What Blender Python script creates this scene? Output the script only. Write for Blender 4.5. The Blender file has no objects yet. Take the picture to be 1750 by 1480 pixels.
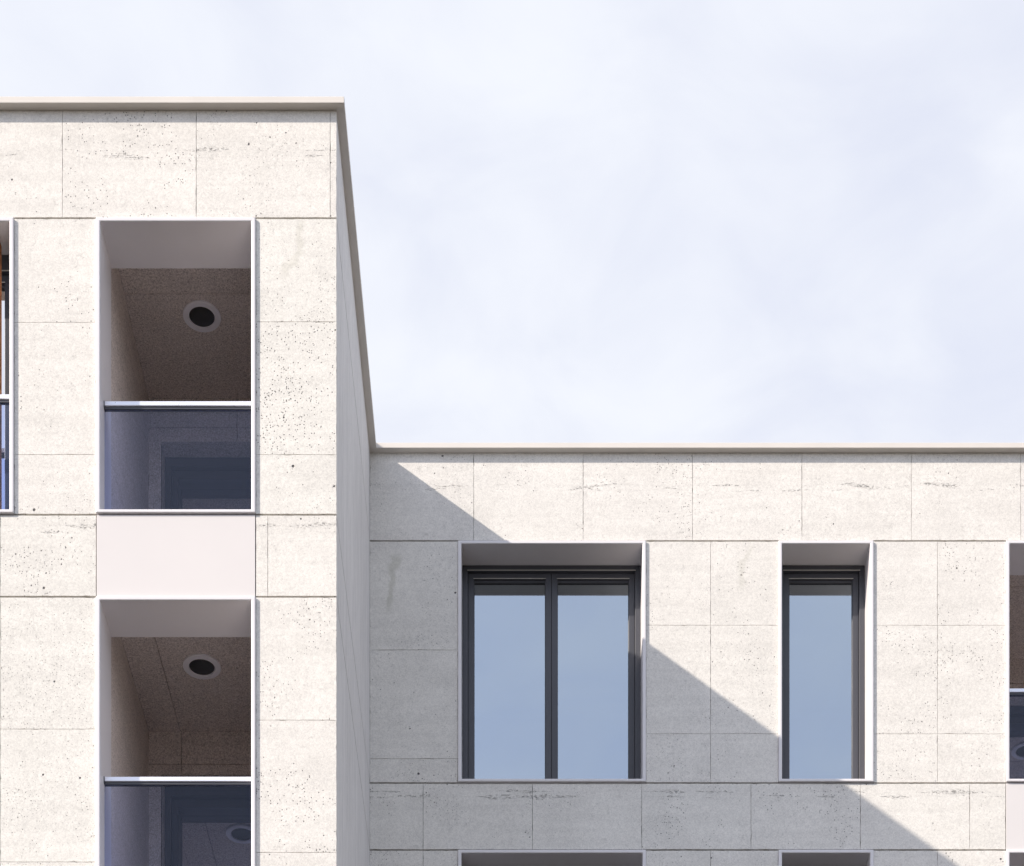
import bpy, bmesh, math, random
from mathutils import Vector
R = math.radians
S = bpy.context.scene
COL = S.collection
random.seed(7)

# ------------------------------------------------------------------ camera
EYE = 1.6                                   # eye height above the ground
cam_d = bpy.data.cameras.new('camera')
cam = bpy.data.objects.new('camera', cam_d); COL.objects.link(cam)
cam.location = (0, 0, EYE); cam.rotation_euler = (R(90), 0, 0)
cam_d.sensor_fit = 'HORIZONTAL'; cam_d.sensor_width = 36
cam_d.lens = 36 * 3450 / 1750
cam_d.shift_x = -(885.6 - 875) / 1750
cam_d.shift_y = (3378 - 740) / 1750
cam_d.clip_end = 3000
S.camera = cam

# ------------------------------------------------------------------ light
SUN = Vector((-2.02, -1.0, 1.45)).normalized()     # towards the sun
sun_d = bpy.data.lights.new('sun', 'SUN'); sun_d.energy = 3.0; sun_d.angle = R(0.5)
sun_d.color = (1.0, 0.902, 0.79)
sun = bpy.data.objects.new('sun', sun_d); COL.objects.link(sun)
sun.rotation_euler = SUN.to_track_quat('Z', 'Y').to_euler()
S.view_settings.view_transform = 'Standard'; S.view_settings.look = 'None'
S.view_settings.exposure = 1.04; S.view_settings.gamma = 1
S.view_settings.use_curve_mapping = False
S.cycles.max_bounces = 8; S.cycles.diffuse_bounces = 5; S.cycles.glossy_bounces = 5
S.cycles.transparent_max_bounces = 12
S.cycles.use_denoising = True; S.cycles.caustics_reflective = False
S.cycles.sample_clamp_indirect = 6

class NT:
    """tiny node-tree helper"""
    def __init__(s, tree): s.t = tree; s.n = tree.nodes; s.l = tree.links; s.n.clear()
    def add(s, typ, **kw):
        n = s.n.new(typ)
        for k, v in kw.items(): setattr(n, k, v)
        return n
    def put(s, sock, v):
        if isinstance(v, bpy.types.NodeSocket): s.l.new(v, sock)
        elif v is not None:
            if isinstance(v, (tuple, list)) and sock.type == 'RGBA' and len(v) == 3: v = (*v, 1)
            sock.default_value = v
    def math(s, op, a, b=None, c=None, clamp=False):
        n = s.add('ShaderNodeMath', operation=op, use_clamp=clamp)
        for i, v in enumerate((a, b, c)): s.put(n.inputs[i], v) if v is not None else None
        return n.outputs[0]
    def vmath(s, op, a, b=None):
        n = s.add('ShaderNodeVectorMath', operation=op)
        s.put(n.inputs[0], a)
        if b is not None: s.put(n.inputs[3 if op == 'SCALE' else 1], b)
        return n.outputs[0]
    def mix(s, f, a, b, blend='MIX'):
        n = s.add('ShaderNodeMix', data_type='RGBA', blend_type=blend)
        s.put(n.inputs[0], f); s.put(n.inputs[6], a); s.put(n.inputs[7], b)
        return n.outputs[2]
    def ramp(s, v, lo, hi, a=0.0, b=1.0):
        n = s.add('ShaderNodeMapRange', interpolation_type='SMOOTHSTEP')
        for i, x in enumerate((v, lo, hi, a, b)): s.put(n.inputs[i], x)
        return n.outputs[0]
    def noise(s, vec, scale, detail=4, rough=.55, dist=0.0):
        n = s.add('ShaderNodeTexNoise')
        s.put(n.inputs['Vector'], vec); n.inputs['Scale'].default_value = scale
        n.inputs['Detail'].default_value = detail; n.inputs['Roughness'].default_value = rough
        n.inputs['Distortion'].default_value = dist
        return n.outputs['Fac']

# sky: clear daylight sky with a thin bright veil of cloud, thickest over the building
W = bpy.data.worlds.new('World'); S.world = W; W.use_nodes = True
w = NT(W.node_tree)
sky = w.add('ShaderNodeTexSky', sky_type='NISHITA', sun_disc=False)
sky.sun_elevation = math.asin(SUN.z); sky.sun_rotation = math.atan2(SUN.x, SUN.y)
sky.air_density = 1.2; sky.dust_density = 1.0; sky.ozone_density = 1.0
tc = w.add('ShaderNodeTexCoord').outputs['Generated']
sep = w.add('ShaderNodeSeparateXYZ'); w.put(sep.inputs[0], tc)
zc = w.math('MAXIMUM', sep.outputs['Z'], .05)
cb = w.add('ShaderNodeCombineXYZ')
w.put(cb.inputs[0], w.math('DIVIDE', sep.outputs['X'], zc)); w.put(cb.inputs[1], w.math('DIVIDE', sep.outputs['Y'], zc))
n1 = w.noise(cb.outputs[0], 3.0, 3, .45, .3)
n2 = w.noise(cb.outputs[0], 9.0, 5, .55, .5)
nn = w.math('ADD', w.math('MULTIPLY', n1, .64), w.math('MULTIPLY', n2, .36))
veil = w.ramp(sep.outputs['Y'], -.45, .45, .76, .985)            # clearer behind the viewer
cover = w.math('MULTIPLY', veil, w.ramp(nn, .30, .62, .90, 1.0))
cloud = w.mix(w.ramp(nn, .33, .62), (.398, .409, .455), (.452, .465, .497))
skyc = w.vmath('SCALE', w.vmath('MULTIPLY', sky.outputs[0], (1.03, 1.0, 1.16)), .15)
bg = w.add('ShaderNodeBackground'); w.put(bg.inputs[0], w.mix(cover, skyc, cloud)); bg.inputs[1].default_value = 1.0
wo = w.add('ShaderNodeOutputWorld'); w.put(wo.inputs[0], bg.outputs[0])

# ------------------------------------------------------------------ materials
def new_mat(name):
    m = bpy.data.materials.new(name); m.use_nodes = True
    return m, NT(m.node_tree)

def finish(m, t, **kw):
    b = t.add('ShaderNodeBsdfPrincipled')
    for k, v in kw.items(): t.put(b.inputs[k.replace('_', ' ')], v)
    o = t.add('ShaderNodeOutputMaterial'); t.put(o.inputs[0], b.outputs[0])
    return m

def concrete(name, base_a, base_b, pits=1.0, marks=True, streaky=False, dark=1.0, attr=True, gr=1.0):
    m, t = new_mat(name)
    P = t.add('ShaderNodeTexCoord').outputs['Object']
    sp = t.add('ShaderNodeSeparateXYZ'); t.put(sp.inputs[0], P)
    X, Z = sp.outputs['X'], sp.outputs['Z']
    if attr:
        at = t.add('ShaderNodeAttribute', attribute_name='panel')
        sa = t.add('ShaderNodeSeparateColor'); t.put(sa.inputs[0], at.outputs['Color'])
        tint, seed, dens = sa.outputs[0], sa.outputs[1], sa.outputs[2]
        off = t.vmath('SCALE', (7.3, 3.1, 5.7), seed)
        Q = t.vmath('ADD', P, off)
    else:
        tint, dens, Q = .5, .3, P
    if streaky: Q = t.vmath('MULTIPLY', P, (1.0, 1.0, .035))
    col = t.mix(tint, base_a, base_b)
    # cloudy mottling, blotches, fine veins
    mott = t.noise(Q, 2.2, 7, .62, .4)
    fine = t.noise(Q, 26, 8, .72, 0)
    grain = t.noise(Q, 190 if gr == 1 else 95, 3, .8, 0)
    vein = t.noise(Q, 5.5, 9, .68, 1.3)
    veinm = t.math('SUBTRACT', 1.0, t.ramp(t.math('ABSOLUTE', t.math('SUBTRACT', vein, .5)), 0, .012))
    lay = t.noise(t.vmath('MULTIPLY', Q, (.35, .35, 7.0)), 1.6, 5, .55, .3)   # pour layers
    f = t.math('ADD', t.ramp(mott, .30, .72, -.045, .04), t.ramp(fine, .35, .65, -.04, .04))
    f = t.math('ADD', f, t.ramp(lay, .35, .65, -.03, .022))
    f = t.math('ADD', f, t.ramp(grain, .3, .7, -.11*gr, .11*gr))
    peb = t.noise(Q, 62, 4, .75, .6)
    f = t.math('ADD', f, t.ramp(peb, .40, .60, -.07*gr, .055*gr))
    scab = t.ramp(t.noise(Q, 17, 6, .75, 1.0), .56, .64)
    f = t.math('SUBTRACT', f, t.math('MULTIPLY', scab, t.ramp(mott, .42, .60, .0, .14)))
    f = t.math('SUBTRACT', f, t.math('MULTIPLY', veinm, t.ramp(t.noise(Q, 3.1, 3), .46, .64, 0, .20)))
    f = t.math('MULTIPLY', t.math('ADD', f, 1.0), dark)
    col = t.vmath('SCALE', col, f)
    hgt = t.math('ADD', t.math('MULTIPLY', fine, .35), t.math('MULTIPLY', vein, .25))
    hgt = t.math('ADD', hgt, t.math('MULTIPLY', grain, .18))
    hgt = t.math('ADD', hgt, t.math('MULTIPLY', peb, .22))
    dark_marks = None
    # air holes: sparse big ones, clustered small ones
    if not streaky:
        for sc, rad, dlo, amt in ((8, .12, .03, .95), (25, .18, -.02, .9), (55, .30, -.08, .85)):
            v = t.add('ShaderNodeTexVoronoi', feature='F1'); v.inputs['Scale'].default_value = sc
            t.put(v.inputs['Vector'], Q)
            vs = t.add('ShaderNodeSeparateColor'); t.put(vs.inputs[0], v.outputs['Color'])
            clus = t.ramp(t.noise(Q, 2.0, 3, .6, .6), .36, .68)
            thr = t.math('SUBTRACT', t.math('SUBTRACT', 1.52 + dlo, t.math('MULTIPLY', clus, .86)), t.math('MULTIPLY', dens, .58))
            on = t.math('GREATER_THAN', vs.outputs[0], thr)
            rr = t.math('MULTIPLY', t.math('ADD', .45, vs.outputs[1]), rad * .7)
            hole = t.math('MULTIPLY', t.math('SUBTRACT', 1.0, t.ramp(v.outputs['Distance'], t.math('MULTIPLY', rr, .6), rr)), on)
            hole = t.math('MULTIPLY', hole, amt * pits)
            dark_marks = hole if dark_marks is None else t.math('MAXIMUM', dark_marks, hole)
    if marks:
        # ragged pour lines
        for z0, sd in ((EYE + 14.475, 1.3), (EYE + 14.43, 6.1), (EYE + 11.50, 3.7), (EYE + 11.455, 9.2)):
            cx = t.add('ShaderNodeCombineXYZ'); t.put(cx.inputs[0], X); cx.inputs[1].default_value = sd
            wob = t.noise(cx.outputs[0], 2.4, 4)
            dz = t.math('ABSOLUTE', t.math('ADD', t.math('SUBTRACT', Z, z0 + .05), t.math('MULTIPLY', wob, .10)))
            thick = t.ramp(t.noise(cx.outputs[0], 1.7, 2), .50, .70, 0, .034)
            band = t.math('SUBTRACT', 1.0, t.ramp(dz, t.math('MULTIPLY', thick, .2), t.math('ADD', thick, .0005)))
            rag = t.ramp(t.noise(t.vmath('MULTIPLY', P, (1, 1, 3.2)), 38, 4, .7), .53, .60)
            k = t.math('MULTIPLY', t.math('MULTIPLY', band, rag), .62)
            dark_marks = t.math('MAXIMUM', dark_marks, k)
    if dark_marks is not None:
        col = t.mix(dark_marks, col, (.085, .080, .082))  # air holes and pour lines coloured darker than the concrete
        hgt = t.math('SUBTRACT', hgt, t.math('MULTIPLY', dark_marks, 1.6))
    if marks:
        # damp run-off stains
        for x0, z1, z0, sd, am in ((-1.73, 13.93, 13.42, .0, .26), (-1.24, 13.80, 13.22, 2.7, .40), (2.17, 13.90, 13.42, 5.9, .22)):
            wx = t.noise(t.vmath('ADD', P, (sd, sd, 0)), 2.6, 4)
            u = t.math('ADD', t.math('SUBTRACT', X, x0), t.math('MULTIPLY', t.math('SUBTRACT', wx, .5), .42))
            u = t.math('SUBTRACT', u, t.math('MULTIPLY', t.math('SUBTRACT', Z, EYE + (z0 + z1) / 2), .22))
            e = t.math('ADD', t.math('ABSOLUTE', u), t.math('MULTIPLY', t.math('SUBTRACT', t.noise(P, 22, 5, .7), .5), .05))
            a = t.math('SUBTRACT', 1.0, t.ramp(e, .012, .052))
            vz = t.math('MULTIPLY', t.ramp(Z, EYE + z0, EYE + z0 + .12), t.math('SUBTRACT', 1.0, t.ramp(Z, EYE + z1 - .05, EYE + z1 + .03)))
            near = t.math('SUBTRACT', 1.0, t.ramp(t.math('ABSOLUTE', t.math('SUBTRACT', X, x0)), .25, .3))
            a = t.math('MULTIPLY', t.math('MULTIPLY', t.math('MULTIPLY', a, vz), near), am)
            col = t.mix(a, col, (.46, .45, .37))
    bp = t.add('ShaderNodeBump'); bp.inputs['Strength'].default_value = .8; bp.inputs['Distance'].default_value = .006
    t.put(bp.inputs['Height'], hgt)
    return finish(m, t, Base_Color=col, Roughness=.86, Specular_IOR_Level=.25, Normal=bp.outputs[0])

def plain(name, c, rough=.5, metal=0.0, spec=.5, var=.03, scale=3, bump=0.0, bscale=120):
    m, t = new_mat(name)
    P = t.add('ShaderNodeTexCoord').outputs['Object']
    n = t.noise(P, scale, 5, .6)
    col = t.vmath('SCALE', (*c,), t.ramp(n, .3, .7, 1 - var, 1 + var))
    kw = {}
    if bump:
        bp = t.add('ShaderNodeBump'); bp.inputs['Strength'].default_value = bump; bp.inputs['Distance'].default_value = .001
        t.put(bp.inputs['Height'], t.noise(P, bscale, 3)); kw['Normal'] = bp.outputs[0]
    return finish(m, t, Base_Color=col, Roughness=t.ramp(n, .3, .7, rough - .04, rough + .04), Metallic=metal, Specular_IOR_Level=spec, **kw)

def glass(name, tint, refl_lo, refl_hi, gtint, rough=0.0):
    """pane: coated reflection over a tinted see-through layer"""
    m, t = new_mat(name)
    tr = t.add('ShaderNodeBsdfTransparent'); t.put(tr.inputs[0], tint)
    gl = t.add('ShaderNodeBsdfGlossy'); t.put(gl.inputs[0], gtint); gl.inputs['Roughness'].default_value = rough
    lw = t.add('ShaderNodeLayerWeight'); lw.inputs[0].default_value = .5
    f = t.ramp(lw.outputs['Facing'], 0, 1, refl_lo, refl_hi)
    mx = t.add('ShaderNodeMixShader'); t.put(mx.inputs[0], f); t.put(mx.inputs[1], tr.outputs[0]); t.put(mx.inputs[2], gl.outputs[0])
    o = t.add('ShaderNodeOutputMaterial'); t.put(o.inputs[0], mx.outputs[0])
    return m

PINK, CREAM = (.770, .745, .702), (.770, .751, .704)
M = dict(
    conc=concrete('fair_faced_concrete', PINK, CREAM),
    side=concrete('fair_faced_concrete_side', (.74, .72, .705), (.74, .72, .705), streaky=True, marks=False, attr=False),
    room=concrete('balcony_concrete', (.72, .648, .605), (.72, .652, .605), pits=.6, marks=False, gr=2.6),
    joint=plain('joint_filler', (.13, .11, .085), .9),
    white=plain('white_coated_aluminium', (.78, .76, .775), .42, spec=.45, var=.012),
    spandrel=plain('pale_pink_coated_sheet', (.712, .682, .672), .5, spec=.4, var=.012, scale=1.2),
    coping=plain('coping_sheet', (.71, .67, .62), .5, spec=.4, var=.02),
    strip=plain('painted_edge_highlight', (.62, .60, .55), .35),  # pale colour painted in for the bright glint on frame edges
    dark=plain('anthracite_aluminium', (.062, .064, .076), .40, spec=.5, var=0),
    rail=plain('satin_white_handrail', (.90, .91, .97), .3, spec=.6, var=.01, metal=.45),
    ring=plain('lamp_ring', (.93, .92, .95), .45),
    lens=plain('lamp_lens', (.035, .034, .030), .35),
    wood=plain('orange_brown_wood', (.33, .145, .055), .55, var=.25, scale=9),
    interior=plain('dim_room', (.10, .10, .11), .9),
    roof=plain('roof_gravel', (.3, .29, .28), .95, var=.15, scale=20),
    window_glass=glass('coated_window_glass', (.30, .36, .42), .50, .80, (.80, .89, .95)),
    door_glass=glass('balcony_door_glass', (.35, .38, .45), .72, .95, (.90, .93, 1.0)),
    clear_door=glass('clear_door_glass', (.3, .3, .3), .95, .98, (.95, .90, .82)),
    rail_glass=glass('tinted_balustrade_glass', (.80, .84, .96), .010, .18, (.85, .9, 1.0)),
)

# ------------------------------------------------------------------ geometry helpers
def link(name, bm, mats, parent=None, bevel=0.0, seg=2):
    me = bpy.data.meshes.new(name)
    bmesh.ops.recalc_face_normals(bm, faces=bm.faces[:])
    bm.to_mesh(me); bm.free()
    for mm in (mats if isinstance(mats, (list, tuple)) else [mats]): me.materials.append(mm)
    o = bpy.data.objects.new(name, me); COL.objects.link(o)
    if parent is not None: o.parent = parent
    if bevel:
        md = o.modifiers.new('edge', 'BEVEL'); md.width = bevel; md.segments = seg
        md.limit_method = 'ANGLE'; md.angle_limit = R(40); md.harden_normals = False
    return o

def box(bm, x0, x1, y0, y1, z0, z1, mi=0):
    v = [bm.verts.new(p) for p in ((x0,y0,z0),(x1,y0,z0),(x1,y1,z0),(x0,y1,z0),(x0,y0,z1),(x1,y0,z1),(x1,y1,z1),(x0,y1,z1))]
    out = []
    for q in ((0,1,5,4),(1,2,6,5),(2,3,7,6),(3,0,4,7),(4,5,6,7),(3,2,1,0)):
        f = bm.faces.new([v[i] for i in q]); f.material_index = mi; out.append(f)
    return out

def ring(bm, ox0, ox1, oz0, oz1, ix0, ix1, iz0, iz1, y0, y1, mi=0):
    """rectangular frame (outer o*, inner i*) from y0 back to y1"""
    def loop(x0, x1, z0, z1, y): return [bm.verts.new(p) for p in ((x0,y,z0),(x1,y,z0),(x1,y,z1),(x0,y,z1))]
    a, b = loop(ox0,ox1,oz0,oz1,y0), loop(ix0,ix1,iz0,iz1,y0)
    c, d = loop(ox0,ox1,oz0,oz1,y1), loop(ix0,ix1,iz0,iz1,y1)
    for i in range(4):
        j = (i+1) % 4
        for q in ((a[i],a[j],b[j],b[i]), (c[j],c[i],d[i],d[j]), (a[j],a[i],c[i],c[j]), (b[i],b[j],d[j],d[i])):
            f = bm.faces.new(q); f.material_index = mi

def jag(p, q, step=.035, amp=.0009):
    """points from p to q (q excluded) with a slightly chipped line between"""
    (x0, z0), (x1, z1) = p, q
    L = math.hypot(x1-x0, z1-z0); n = max(1, int(L/step)); out = [p]
    nx, nz = -(z1-z0)/L, (x1-x0)/L
    for i in range(1, n):
        t = (i + random.uniform(-.3, .3)) / n; a = abs(random.gauss(0, amp))
        if random.random() < .10: a += random.uniform(.001, .003)
        out.append((x0+(x1-x0)*t + nx*a, z0+(z1-z0)*t + nz*a))
    return out

def panel(bm, lay, x0, x1, z0, z1, y, t, tint, dens, mi=0, ax='XZ'):
    """one concrete panel with chipped hairline edges; front at y, thickness t.  ax XY lays it flat"""
    pts = jag((x0,z0),(x1,z0)) + jag((x1,z0),(x1,z1)) + jag((x1,z1),(x0,z1)) + jag((x0,z1),(x0,z0))
    if ax == 'XZ': A = lambda p, d: (p[0], y+d, p[1])
    elif ax == 'XY': A = lambda p, d: (p[0], p[1], y+d)
    else: A = lambda p, d: (y-d, p[0], p[1])
    F = [bm.verts.new(A(p, 0)) for p in pts]; B = [bm.verts.new(A(p, t)) for p in pts]
    fs = [bm.faces.new(F), bm.faces.new(B[::-1])]
    n = len(pts)
    for i in range(n): fs.append(bm.faces.new((F[i], B[i], B[(i+1)%n], F[(i+1)%n])))
    c = (tint, random.random(), dens, 1)
    for f in fs:
        f.material_index = mi
        for l in f.loops: l[lay] = c

def grid_plate(bm, x0, x1, z0, z1, y0, y1, holes, mi):
    """solid plate with rectangular holes, as one welded shell"""
    xs = sorted({x0, x1, *[v for h in holes for v in h[:2] if x0 < v < x1]})
    zs = sorted({z0, z1, *[v for h in holes for v in h[2:] if z0 < v < z1]})
    def solid(i, j):
        if i < 0 or j < 0 or i >= len(xs)-1 or j >= len(zs)-1: return False
        cx, cz = (xs[i]+xs[i+1])/2, (zs[j]+zs[j+1])/2
        return not any(h[0] < cx < h[1] and h[2] < cz < h[3] for h in holes)
    def quad(*p):
        f = bm.faces.new([bm.verts.new(q) for q in p]); f.material_index = mi
    for i in range(len(xs)-1):
        for j in range(len(zs)-1):
            if not solid(i, j): continue
            a, b, c, d = xs[i], xs[i+1], zs[j], zs[j+1]
            quad((a,y0,c),(b,y0,c),(b,y0,d),(a,y0,d)); quad((a,y1,c),(a,y1,d),(b,y1,d),(b,y1,c))
            if not solid(i-1, j): quad((a,y0,c),(a,y0,d),(a,y1,d),(a,y1,c))
            if not solid(i+1, j): quad((b,y0,c),(b,y1,c),(b,y1,d),(b,y0,d))
            if not solid(i, j-1): quad((a,y0,c),(a,y1,c),(b,y1,c),(b,y0,c))
            if not solid(i, j+1): quad((a,y0,d),(b,y0,d),(b,y1,d),(a,y1,d))
    bmesh.ops.remove_doubles(bm, verts=[v for v in bm.verts], dist=1e-6)

def empty(name, loc, label, cat, group=None):
    o = bpy.data.objects.new(name, None); COL.objects.link(o); o.location = loc
    o['label'] = label; o['category'] = cat
    if group: o['group'] = group
    return o

# ------------------------------------------------------------------ setting
bm = bmesh.new()
v = [bm.verts.new(p) for p in ((-900,-900,0),(900,-900,0),(900,900,0),(-900,900,0))]; bm.faces.new(v)
g = link('ground', bm, plain('pale_paving', (.060, .054, .048), .9, var=.12, scale=.6)); g['kind'] = 'structure'

# ------------------------------------------------------------------ measures (metres; heights above the eye)
YF, YB = 16.0, 19.596               # front wing and recessed wing facade planes
XC = -1.4405                        # outer corner of the front wing
TOP = 14.79
J1, J2, ST = 13.937, 11.587, 3.0    # band joints and storey height
GAP, HAIR = .013, .0022
XL, XR, YEND = -11.0, 12.0, 30.0
E = EYE
PT = .03                            # panel thickness

bld = empty('apartment_building', (0, 0, 0), 'pale concrete panel apartment building with projecting left wing, thin flat coping and recessed right wing', 'building')

# openings: (outer x0, outer x1, storey)
DBL = (-.585, 1.240); SGL = (2.525, 3.448)
BALF = (-3.345, -2.080); LEFT = (-5.75, -3.995); BALR = (4.732, 7.035)
OT, OB = 13.930, 11.591             # top and bottom of the outer surround (upper storey)
IT, IB = OT - .032, OB + .027
SB = .034                           # side border of surround

def rows(j0, z0, z1, hs):
    zs = [z0] + [h for h in hs if z0 + .03 < h < z1 - .03] + [z1]
    return zs

def fill(bm, lay, y, x0, x1, z0, z1, vx, hz, tint=None, dens=None):
    """panels between x0..x1, z0..z1 with hairline joints at vx / hz; band joints all round are wider"""
    xs = [x0] + sorted(v for v in vx if x0+.02 < v < x1-.02) + [x1]
    zs = [z0] + sorted(v for v in hz if z0+.02 < v < z1-.02) + [z1]
    for i in range(len(xs)-1):
        for j in range(len(zs)-1):
            a = xs[i] + (HAIR/2 if i else 0); b = xs[i+1] - (HAIR/2 if i < len(xs)-2 else 0)
            c = zs[j] + (HAIR/2 if j else GAP/2); d = zs[j+1] - (HAIR/2 if j < len(zs)-2 else GAP/2)
            tt = random.uniform(0, 1) if tint is None else min(1, max(0, tint + random.uniform(-.12, .12)))
            dd = random.uniform(.05, .5) if dens is None else dens
            panel(bm, lay, a, b, E+c, E+d, y, PT, tt, dd)

# ---- front wing facade
bm = bmesh.new(); lay = bm.loops.layers.float_color.new('panel')
holes_f = []
for s in (0, 1):
    dz = -ST*s
    holes_f.append((BALF[0]+.004, BALF[1]-.004, E+OB+dz+.004, E+OT+dz-.004))
holes_f.append((LEFT[0]+.004, LEFT[1]-.004, E+OB+.004, E+OT-.004))
VT = [-1.4905 - 1.0615*k for k in range(10)]
fill(bm, lay, YF, XL, XC, J1, TOP+GAP/2, VT, [], tint=.12, dens=.12)
for s in range(4):
    dz = -ST*s
    hl = [13.111+dz, 12.063+dz] if s == 0 else [9.888, 8.835] if s == 1 else [13.0+dz, 12.0+dz]
    hr = [13.116+dz, 12.063+dz] if s == 0 else [9.959, 8.910] if s == 1 else [13.0+dz, 12.0+dz]
    a, b = J2+dz, J1+dz
    if s == 0:
        fill(bm, lay, YF, LEFT[1]+.002, BALF[0]-.002, a, b, [], hl, tint=.12, dens=.12)
        fill(bm, lay, YF, XL, LEFT[0]-.002, a, b, [-6.8, -7.9], hl)
        fill(bm, lay, YF, BALF[1]+.002, XC, a, b, [], hr, tint=.92, dens=.80)
    elif s == 1:
        fill(bm, lay, YF, XL, BALF[0]-.002, a, b, [-4.105, -5.17, -6.23], hl, tint=.80, dens=.92)
        fill(bm, lay, YF, BALF[1]+.002, XC, a, b, [], hr, tint=.15, dens=.10)
    else:
        fill(bm, lay, YF, XL, XC, a, b, VT, hl)
    if s == 0:
        fill(bm, lay, YF, XL, BALF[0]-.002, J1+dz-ST, J2+dz, [-4.105, -5.17, -6.23, -7.29], [], tint=.80, dens=.5)
        fill(bm, lay, YF, BALF[1]+.002, XC, J1+dz-ST, J2+dz, [-1.985], [], tint=.30, dens=.15)
    elif s == 1:
        fill(bm, lay, YF, XL, BALF[0]-.002, J1+dz-ST, J2+dz, VT, [])
        fill(bm, lay, YF, BALF[1]+.002, XC, J1+dz-ST, J2+dz, VT, [])
    else:
        fill(bm, lay, YF, XL, XC, J1+dz-ST if s < 3 else -EYE, J2+dz, VT, [])
spf = (BALF[0]+.002, BALF[1]-.002)
grid_plate(bm, XL, XC-.022, 0, E+TOP, YF+.022, YF+.25, holes_f, 1)
wall_f = link('wall', bm, [M['conc'], M['joint']], bld); wall_f['label'] = 'sunlit front wall of the projecting left wing'

# ---- side wall of the front wing, facing right into the recess
bm = bmesh.new(); lay = bm.loops.layers.float_color.new('panel')
js = [TOP+.004] + [z for s in range(5) for z in (J1-ST*s, J2-ST*s)]
js = js[:-1] + [-EYE]
for a, b in zip(js[1:], js[:-1]):
    g2 = .009
    z0, z1 = E+a+g2, E+b-(g2 if b < TOP else 0)
    # front corner return is 30 mm, so start just behind the front panels
    box(bm, XC-.020, XC, YF+PT, YB, z0, z1, 0)
box(bm, XC-.25, XC-.0205, YF+.25, YEND, 0, E+TOP, 1)
side = link('wall', bm, [M['side'], M['joint']], bld); side['label'] = 'shaded side wall of the projecting left wing'

# ---- recessed wing facade
bm = bmesh.new(); lay = bm.loops.layers.float_color.new('panel')
holes_b = []
for s in (0, 1):
    for o in (DBL, SGL, BALR):
        holes_b.append((o[0]+.004, o[1]-.004, E+OB-ST*s+.004, E+OT-ST*s-.004))
VB = [-.432 + 1.0620*k for k in range(14)]
VB2 = [-.923 + 1.0610*k for k in range(14)]
XS = XC + .001
fill(bm, lay, YB, XS, XR, J1, TOP+GAP/2, VB, [], tint=.15, dens=.15)
for s in range(4):
    dz = -ST*s; a, b = J2+dz, J1+dz
    h1 = [12.878+dz, 11.823+dz]; h2 = [13.118+dz, 12.064+dz]
    if s < 2:
        fill(bm, lay, YB, XS, DBL[0]-.002, a, b, [-.923] if s else [], h1, tint=.35, dens=.5)
        fill(bm, lay, YB, DBL[1]+.002, SGL[0]-.002, a, b, [1.868], h2, tint=.30, dens=.35)
        fill(bm, lay, YB, SGL[1]+.002, BALR[0]-.002, a, b, [4.069], h2, tint=.18, dens=.30)
        fill(bm, lay, YB, BALR[1]+.002, XR, a, b, [8.1, 9.2, 10.3], h2)
        fill(bm, lay, YB, XS, BALR[0]-.002, J1+dz-ST, J2+dz, VB2, [], tint=.5, dens=.25)
        fill(bm, lay, YB, BALR[1]+.002, XR, J1+dz-ST, J2+dz, VB2, [])
    else:
        fill(bm, lay, YB, XS, XR, a, b, VB, h1)
        fill(bm, lay, YB, XS, XR, J1+dz-ST if s < 3 else -EYE, J2+dz, VB2, [])
grid_plate(bm, XC-.1, XR, 0, E+TOP, YB+.022, YB+.25, holes_b, 1)
wall_b = link('wall', bm, [M['conc'], M['joint']], bld); wall_b['label'] = 'front wall of the recessed right wing, half in diagonal shadow'

# ---- roof slab and outer back walls (seen only from elsewhere)
bm = bmesh.new()
box(bm, XL+.05, XC-.26, YF+.26, YEND, E+TOP-.25, E+TOP-.01)
box(bm, XC-.24, XR-.05, YB+.26, YEND, E+TOP-.25, E+TOP-.012)
link('roof', bm, M['roof'], bld)
bm = bmesh.new()
box(bm, XL, XR, YEND+.01, YEND+.2, 0, E+TOP)
box(bm, XR, XR+.2, YB, YEND, 0, E+TOP)
box(bm, XL-.2, XL, YF, YEND, 0, E+TOP)
link('wall', bm, M['side'], bld)

# ---- coping: thin folded sheet overhanging the wall heads
OV, FH = .067, .050
z0, z1 = E+TOP, E+TOP+FH
bm = bmesh.new()
P_ = [(XL-.3, YF-OV), (XC+OV, YF-OV), (XC+OV, YB-OV), (XR+.3, YB-OV), (XR+.3, YEND+.3), (XL-.3, YEND+.3)]
I_ = [(XL+.3, YF+.42), (XC-.42, YF+.42), (XC-.42, YB+.42), (XR-.3, YB+.42), (XR-.3, YEND-.3), (XL+.3, YEND-.3)]
A = [bm.verts.new((x, y, z0)) for x, y in P_]; B = [bm.verts.new((x, y, z1)) for x, y in P_]
C = [bm.verts.new((x, y, z0)) for x, y in I_]; D = [bm.verts.new((x, y, z1-.012)) for x, y in I_]
for i in range(6):
    j = (i+1) % 6
    for q in ((A[i],A[j],B[j],B[i]), (B[i],B[j],D[j],D[i]), (D[i],D[j],C[j],C[i]), (C[i],C[j],A[j],A[i])): bm.faces.new(q)
link('coping', bm, M['coping'], bld, bevel=.003)

# ------------------------------------------------------------------ parts of openings
def surround(name, ox, dz, y, depth, label=None):
    """coated metal surround: border standing 20 mm proud and a lining running back"""
    x0, x1 = ox; z0, z1 = E+OB+dz, E+OT+dz
    bm = bmesh.new()
    ring(bm, x0, x1, z0, z1, x0+SB, x1-SB, E+IB+dz, E+IT+dz, y-.020, y+depth)
    o = link(name, bm, M['white'], bld, bevel=.0075, seg=3)
    if label: o['label'] = label
    return o

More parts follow.
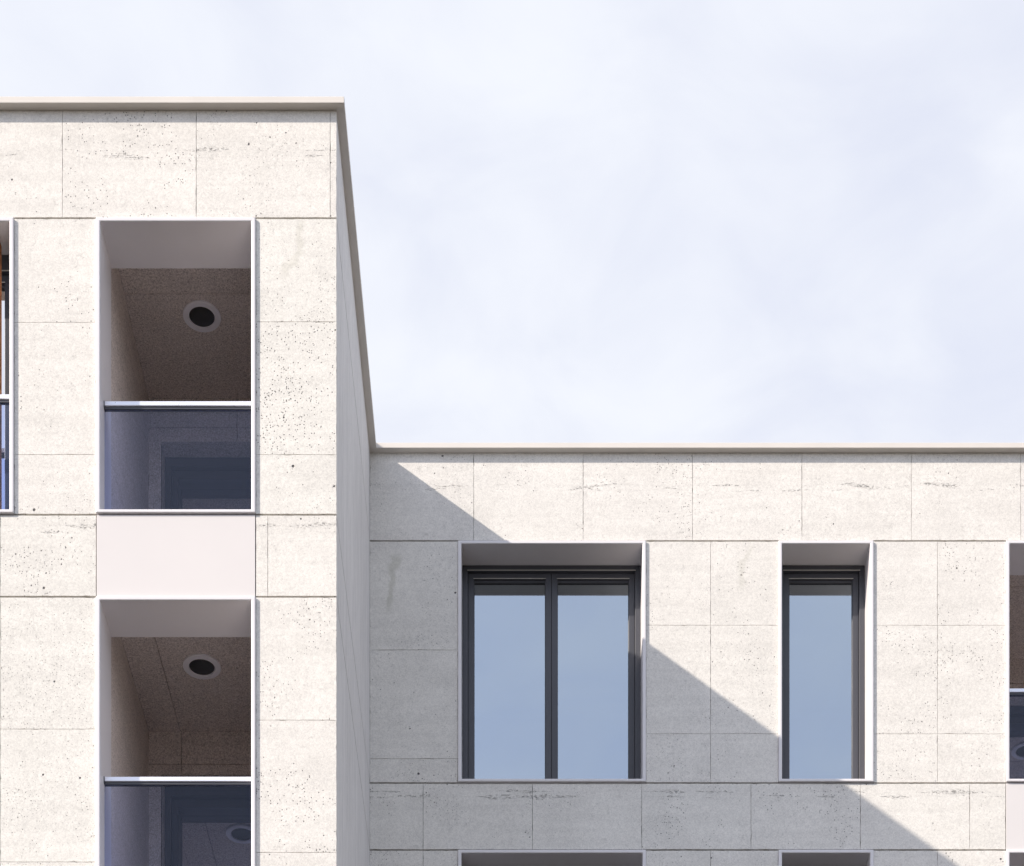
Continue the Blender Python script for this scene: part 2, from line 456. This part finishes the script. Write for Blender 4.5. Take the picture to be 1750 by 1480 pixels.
def window_unit(par, x0, x1, z0, z1, y, leaves, glassmat, fw=.054, sw=.058, room=True, thick_top=0):
    """dark frame, leaves with glazing beads, panes, all inside x0..x1 z0..z1 with face at y"""
    bm = bmesh.new()
    ring(bm, x0, x1, z0, z1, x0+fw, x1-fw, z0+fw, z1-fw-thick_top, y, y+.09)
    link('frame', bm, M['dark'], par, bevel=.004)
    a, b = x0+fw, x1-fw; w_ = (b-a)/leaves
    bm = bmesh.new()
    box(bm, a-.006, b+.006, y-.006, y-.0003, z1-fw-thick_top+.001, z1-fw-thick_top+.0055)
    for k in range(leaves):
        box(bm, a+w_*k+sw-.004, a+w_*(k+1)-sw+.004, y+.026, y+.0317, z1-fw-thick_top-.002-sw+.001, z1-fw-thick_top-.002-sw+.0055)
    link('highlight_strip', bm, M['strip'], par)  # added slivers imitating a highlight along the lower edges of the top rails
    for k in range(leaves):
        s0, s1 = a+w_*k+.0015, a+w_*(k+1)-.0015
        c, d = z0+fw+.002, z1-fw-thick_top-.002
        bm = bmesh.new()
        ring(bm, s0, s1, c, d, s0+sw, s1-sw, c+sw, d-sw, y+.032, y+.082)
        ring(bm, s0+sw-.004, s1-sw+.004, c+sw-.004, d-sw+.004, s0+sw+.005, s1-sw-.005, c+sw+.008, d-sw-.020, y+.052, y+.078)
        link('sash', bm, M['dark'], par, bevel=.0035)
        bm = bmesh.new()
        box(bm, s0+sw+.001, s1-sw-.001, y+.072, y+.077, c+sw+.001, d-sw-.001)
        link('pane', bm, glassmat, par)
    if room:
        bm = bmesh.new()
        for f in box(bm, x0-.3, x1+.3, y+.10, y+2.4, z0-.1, z1+.05): pass
        ff = [f for f in bm.faces if all(abs(v_.co.y-(y+.10)) < 1e-5 for v_ in f.verts)]
        bmesh.ops.delete(bm, geom=ff, context='FACES')
        link('room', bm, M['interior'], par)

def win(ox, s, leaves, label=None):
    dz = -ST*s
    w_ = surround('window', ox, dz, YB, .302, label)
    window_unit(w_, ox[0]+SB+.0015, ox[1]-SB-.0015, E+IB+dz+.002, E+IT+dz-.0015, YB+.301-.02, leaves, M['window_glass'])
    return w_
win(DBL, 0, 2, 'two-leaf window beside the inner corner, shadow edge on its right jamb')
win(SGL, 0, 1, 'narrow single-leaf window in mostly sunlit wall')
win(DBL, 1, 2, 'top of the two-leaf window at the bottom edge')
win(SGL, 1, 1, 'top of the narrow window at the bottom edge')

def inner_panels(bm, lay, a0, a1, b0, b1, y, t, va, vb, ax):
    xs = [a0]+va+[a1]; zs = [b0]+vb+[b1]
    for i in range(len(xs)-1):
        for j in range(len(zs)-1):
            HAIR = .005
            panel(bm, lay, xs[i]+(HAIR/2 if i else 0), xs[i+1]-(HAIR/2 if i < len(xs)-2 else 0),
                  zs[j]+(HAIR/2 if j else 0), zs[j+1]-(HAIR/2 if j < len(zs)-2 else 0), y, t, .5, .25, 0, ax)

def balcony(ox, s, y, label, cj=(), cy=(), wj=(), wz=(), rooms=True):
    dz = -ST*s
    b = surround('balcony', ox, dz, y, .43, label)
    x0, x1 = ox[0]+SB, ox[1]-SB
    rx0, rx1 = x0-.020, x1+.020                 # recess a little wider than the lining
    fl, ce = E+11.50+dz, E+14.228+dz
    ya, yb = y+.4305, y+2.20
    dx0, dx1, dt = x0+.091, x1-.02, E+13.836+dz
    bm = bmesh.new(); lay = bm.loops.layers.float_color.new('panel')
    # ceiling, side walls, back wall round the door
    inner_panels(bm, lay, rx0, rx1, ya, yb, ce, .02, list(cj), list(cy), 'XY')
    inner_panels(bm, lay, rx0, rx1, dt, ce, yb, .02, list(wj), list(wz), 'XZ')
    inner_panels(bm, lay, rx0, dx0, fl, dt, yb, .02, [], [], 'XZ')
    for xa, t in ((rx0, .02), (rx1, -.02)):
        panel(bm, lay, ya, yb, fl, ce, xa, t, .5, .25, 0, 'YZ')
    # head wall between lining top and ceiling
    box(bm, rx0, rx1, ya, ya+.02, E+OT+dz, ce, 0)
    # floor, backing shell
    box(bm, rx0-.02, rx1+.02, y+.2555, yb+.2, fl-.05, fl, 0)
    box(bm, rx0-.05, rx1+.05, y+.2555, yb+.3, ce+.0205, ce+.04, 1)
    box(bm, rx0-.06, rx0-.0205, y+.2555, yb+.3, fl, ce+.02, 1)
    box(bm, rx1+.0205, rx1+.06, y+.2555, yb+.3, fl, ce+.02, 1)
    box(bm, rx0, dx0, yb+.0205, yb+.05, fl, ce, 1)
    box(bm, dx0, rx1, yb+.0205, yb+.05, dt+.02, ce, 1)
    # door reveal
    box(bm, dx0-.03, dx0, yb+.05, yb+.40, fl, dt+.02, 0)
    box(bm, dx0, rx1, yb+.05, yb+.40, dt, dt+.0195, 0)
    box(bm, dx0, rx1, yb+.02, yb+.05, dt, dt+.0195, 0)
    link('recess', bm, [M['room'], M['joint']], b)
    # door
    fw, sw, ft, st = .060, .054, .085, .079
    bm = bmesh.new(); yd = yb+.18
    ring(bm, dx0+.001, dx1, fl+.005, dt-.001, dx0+fw, dx1-fw, fl+.06, dt-ft, yd, yd+.20)
    d = link('door', bm, M['dark'], b, bevel=.004)
    bm = bmesh.new()
    ring(bm, dx0+fw+.002, dx1-fw-.002, fl+.062, dt-ft-.002, dx0+fw+sw, dx1-fw-sw, fl+.15, dt-ft-st, yd+.05, yd+.19)
    link('sash', bm, M['dark'], b, bevel=.004)
    bm = bmesh.new()
    box(bm, dx0+fw+sw-.01, dx1-fw-sw+.01, yd+.174, yd+.180, fl+.14, dt-ft-st+.01)
    link('pane', bm, M['door_glass'], b)
    bm = bmesh.new()
    box(bm, dx0-.2, dx1+.1, yd+.21, yd+2.0, fl, dt)
    ff = [f for f in bm.faces if all(abs(v_.co.y-(yd+.21)) < 1e-5 for v_ in f.verts)]
    bmesh.ops.delete(bm, geom=ff, context='FACES')
    link('room', bm, M['interior'], b)
    balustrade(b, x0, x1, y+.125, dz)
    return b

def balustrade(b, x0, x1, yr, dz):
    rt = E+12.585+dz
    bm = bmesh.new()
    box(bm, x0+.006, x1-.0015, yr, yr+.050, rt-.035, rt)
    link('handrail', bm, M['rail'], b, bevel=.003)
    bm = bmesh.new()                            # clamp profile under the rail, and end bracket
    box(bm, x0+.008, x1-.002, yr+.010, yr+.040, rt-.056, rt-.0352)
    box(bm, x0+.0005, x0+.0055, yr-.003, yr+.052, rt-.050, rt+.001)
    link('rail_bracket', bm, M['dark'], b)
    bm = bmesh.new()
    box(bm, x0+.004, x1-.004, yr+.018, yr+.030, E+IB+dz+.0015, rt-.057)
    link('glass_panel', bm, M['rail_glass'], b)

balcony(BALF, 0, YF, 'uppermost recessed balcony of the left wing',
        cy=[YF+1.07], wj=[-2.535], wz=[E+13.965])
balcony(BALF, 1, YF, 'second recessed balcony of the left wing',
        cj=[-3.047], wj=[-3.035], wz=[E+10.93])
balcony(BALR, 0, YB, 'recessed balcony at the right edge', cy=[YB+1.07], wj=[5.6], wz=[E+13.965])
balcony(BALR, 1, YB, 'balcony top in the lower right corner', cy=[YB+1.07], wj=[5.6], wz=[E+10.965])

# left-edge opening: glazed door behind a balustrade, with a folding timber shutter
lf = surround('balcony', LEFT, 0, YF, .312, 'door opening with timber shutter cut by the left edge')
x0, x1 = LEFT[0]+SB, LEFT[1]-SB
window_unit(lf, x0+.0015, x1-.0015, E+IB+.002, E+IT-.0015, YF+.311-.02, 2, M['clear_door'], fw=.055, sw=.066, thick_top=.08)
balustrade(lf, x0, x1, YF+.055, 0)
bm = bmesh.new()
sx = -4.147                                     # one folded leaf standing edge-on to the facade
for q in ((YF+.112, YF+.130, E+IB+.01, E+IT-.006), (YF+.192, YF+.210, E+IB+.01, E+IT-.006)):
    box(bm, sx-.045, sx, *q)
for za in (E+IB+.01, E+IT-.076, E+12.75): box(bm, sx-.044, sx-.001, YF+.1302, YF+.1918, za, za+.07)
k = E+IB+.085
while k < E+IT-.10:
    if not (E+12.70 < k < E+12.82): box(bm, sx-.036, sx-.006, YF+.1302, YF+.1918, k, k+.034)
    k += .042
sh = link('shutter', bm, M['wood'], lf, bevel=.002)

# plain coated spandrels between stacked balconies
def spandrel(ox, y, s):
    bm = bmesh.new()
    box(bm, ox[0]+.0045, ox[1]-.0045, y-.003, y+.0205, E+J1-ST*(s+1)-GAP/2+.004, E+J2-ST*s-GAP/2+.002)
    return link('spandrel_panel', bm, M['spandrel'], bld, bevel=.0015)
for s in (0, 1):
    spandrel(BALF, YF, s); spandrel(BALR, YB, s)

# ------------------------------------------------------------------ ceiling lights
def lathe(bm, prof, n=48):
    vs = [[bm.verts.new((r*math.cos(2*math.pi*i/n), r*math.sin(2*math.pi*i/n), z)) for i in range(n)] for r, z in prof]
    for a, b in zip(vs, vs[1:]):
        for i in range(n): bm.faces.new((a[i], a[(i+1)%n], b[(i+1)%n], b[i]))
    bm.faces.new(vs[-1])
def make_light():
    e = empty('ceiling_light', (0,0,0), '', 'lamp', 'round lamps on the balcony ceilings')
    bm = bmesh.new(); lathe(bm, [(.160, 0), (.162, -.012), (.158, -.017), (.116, -.020), (.110, -.016), (.108, -.006)])
    link('ring', bm, M['ring'], e)
    bm = bmesh.new(); lathe(bm, [(.1075, -.004), (.1075, -.0095), (.06, -.0125), (.01, -.013)])
    link('lens', bm, M['lens'], e)
    return e
L0 = make_light()
spots = [(-2.709, YF+1.29, 14.228, 'round grey-rimmed unlit lamp in the uppermost left balcony, above the plain pink panel'),
         (-2.709, YF+1.29, 11.228, 'round grey-rimmed unlit lamp in the second left balcony, below the plain pink panel'),
         (5.884, YB+1.29, 14.228, 'round lamp mirrored in the door glass of the balcony at the right edge')]
for i, (x, y, z, lb) in enumerate(spots):
    if i == 0: o = L0
    else:
        o = L0.copy(); COL.objects.link(o)
        for ch in L0.children:
            c = ch.copy(); COL.objects.link(c); c.parent = o
    o.location = (x, y, E+z-.0005); o['label'] = lb
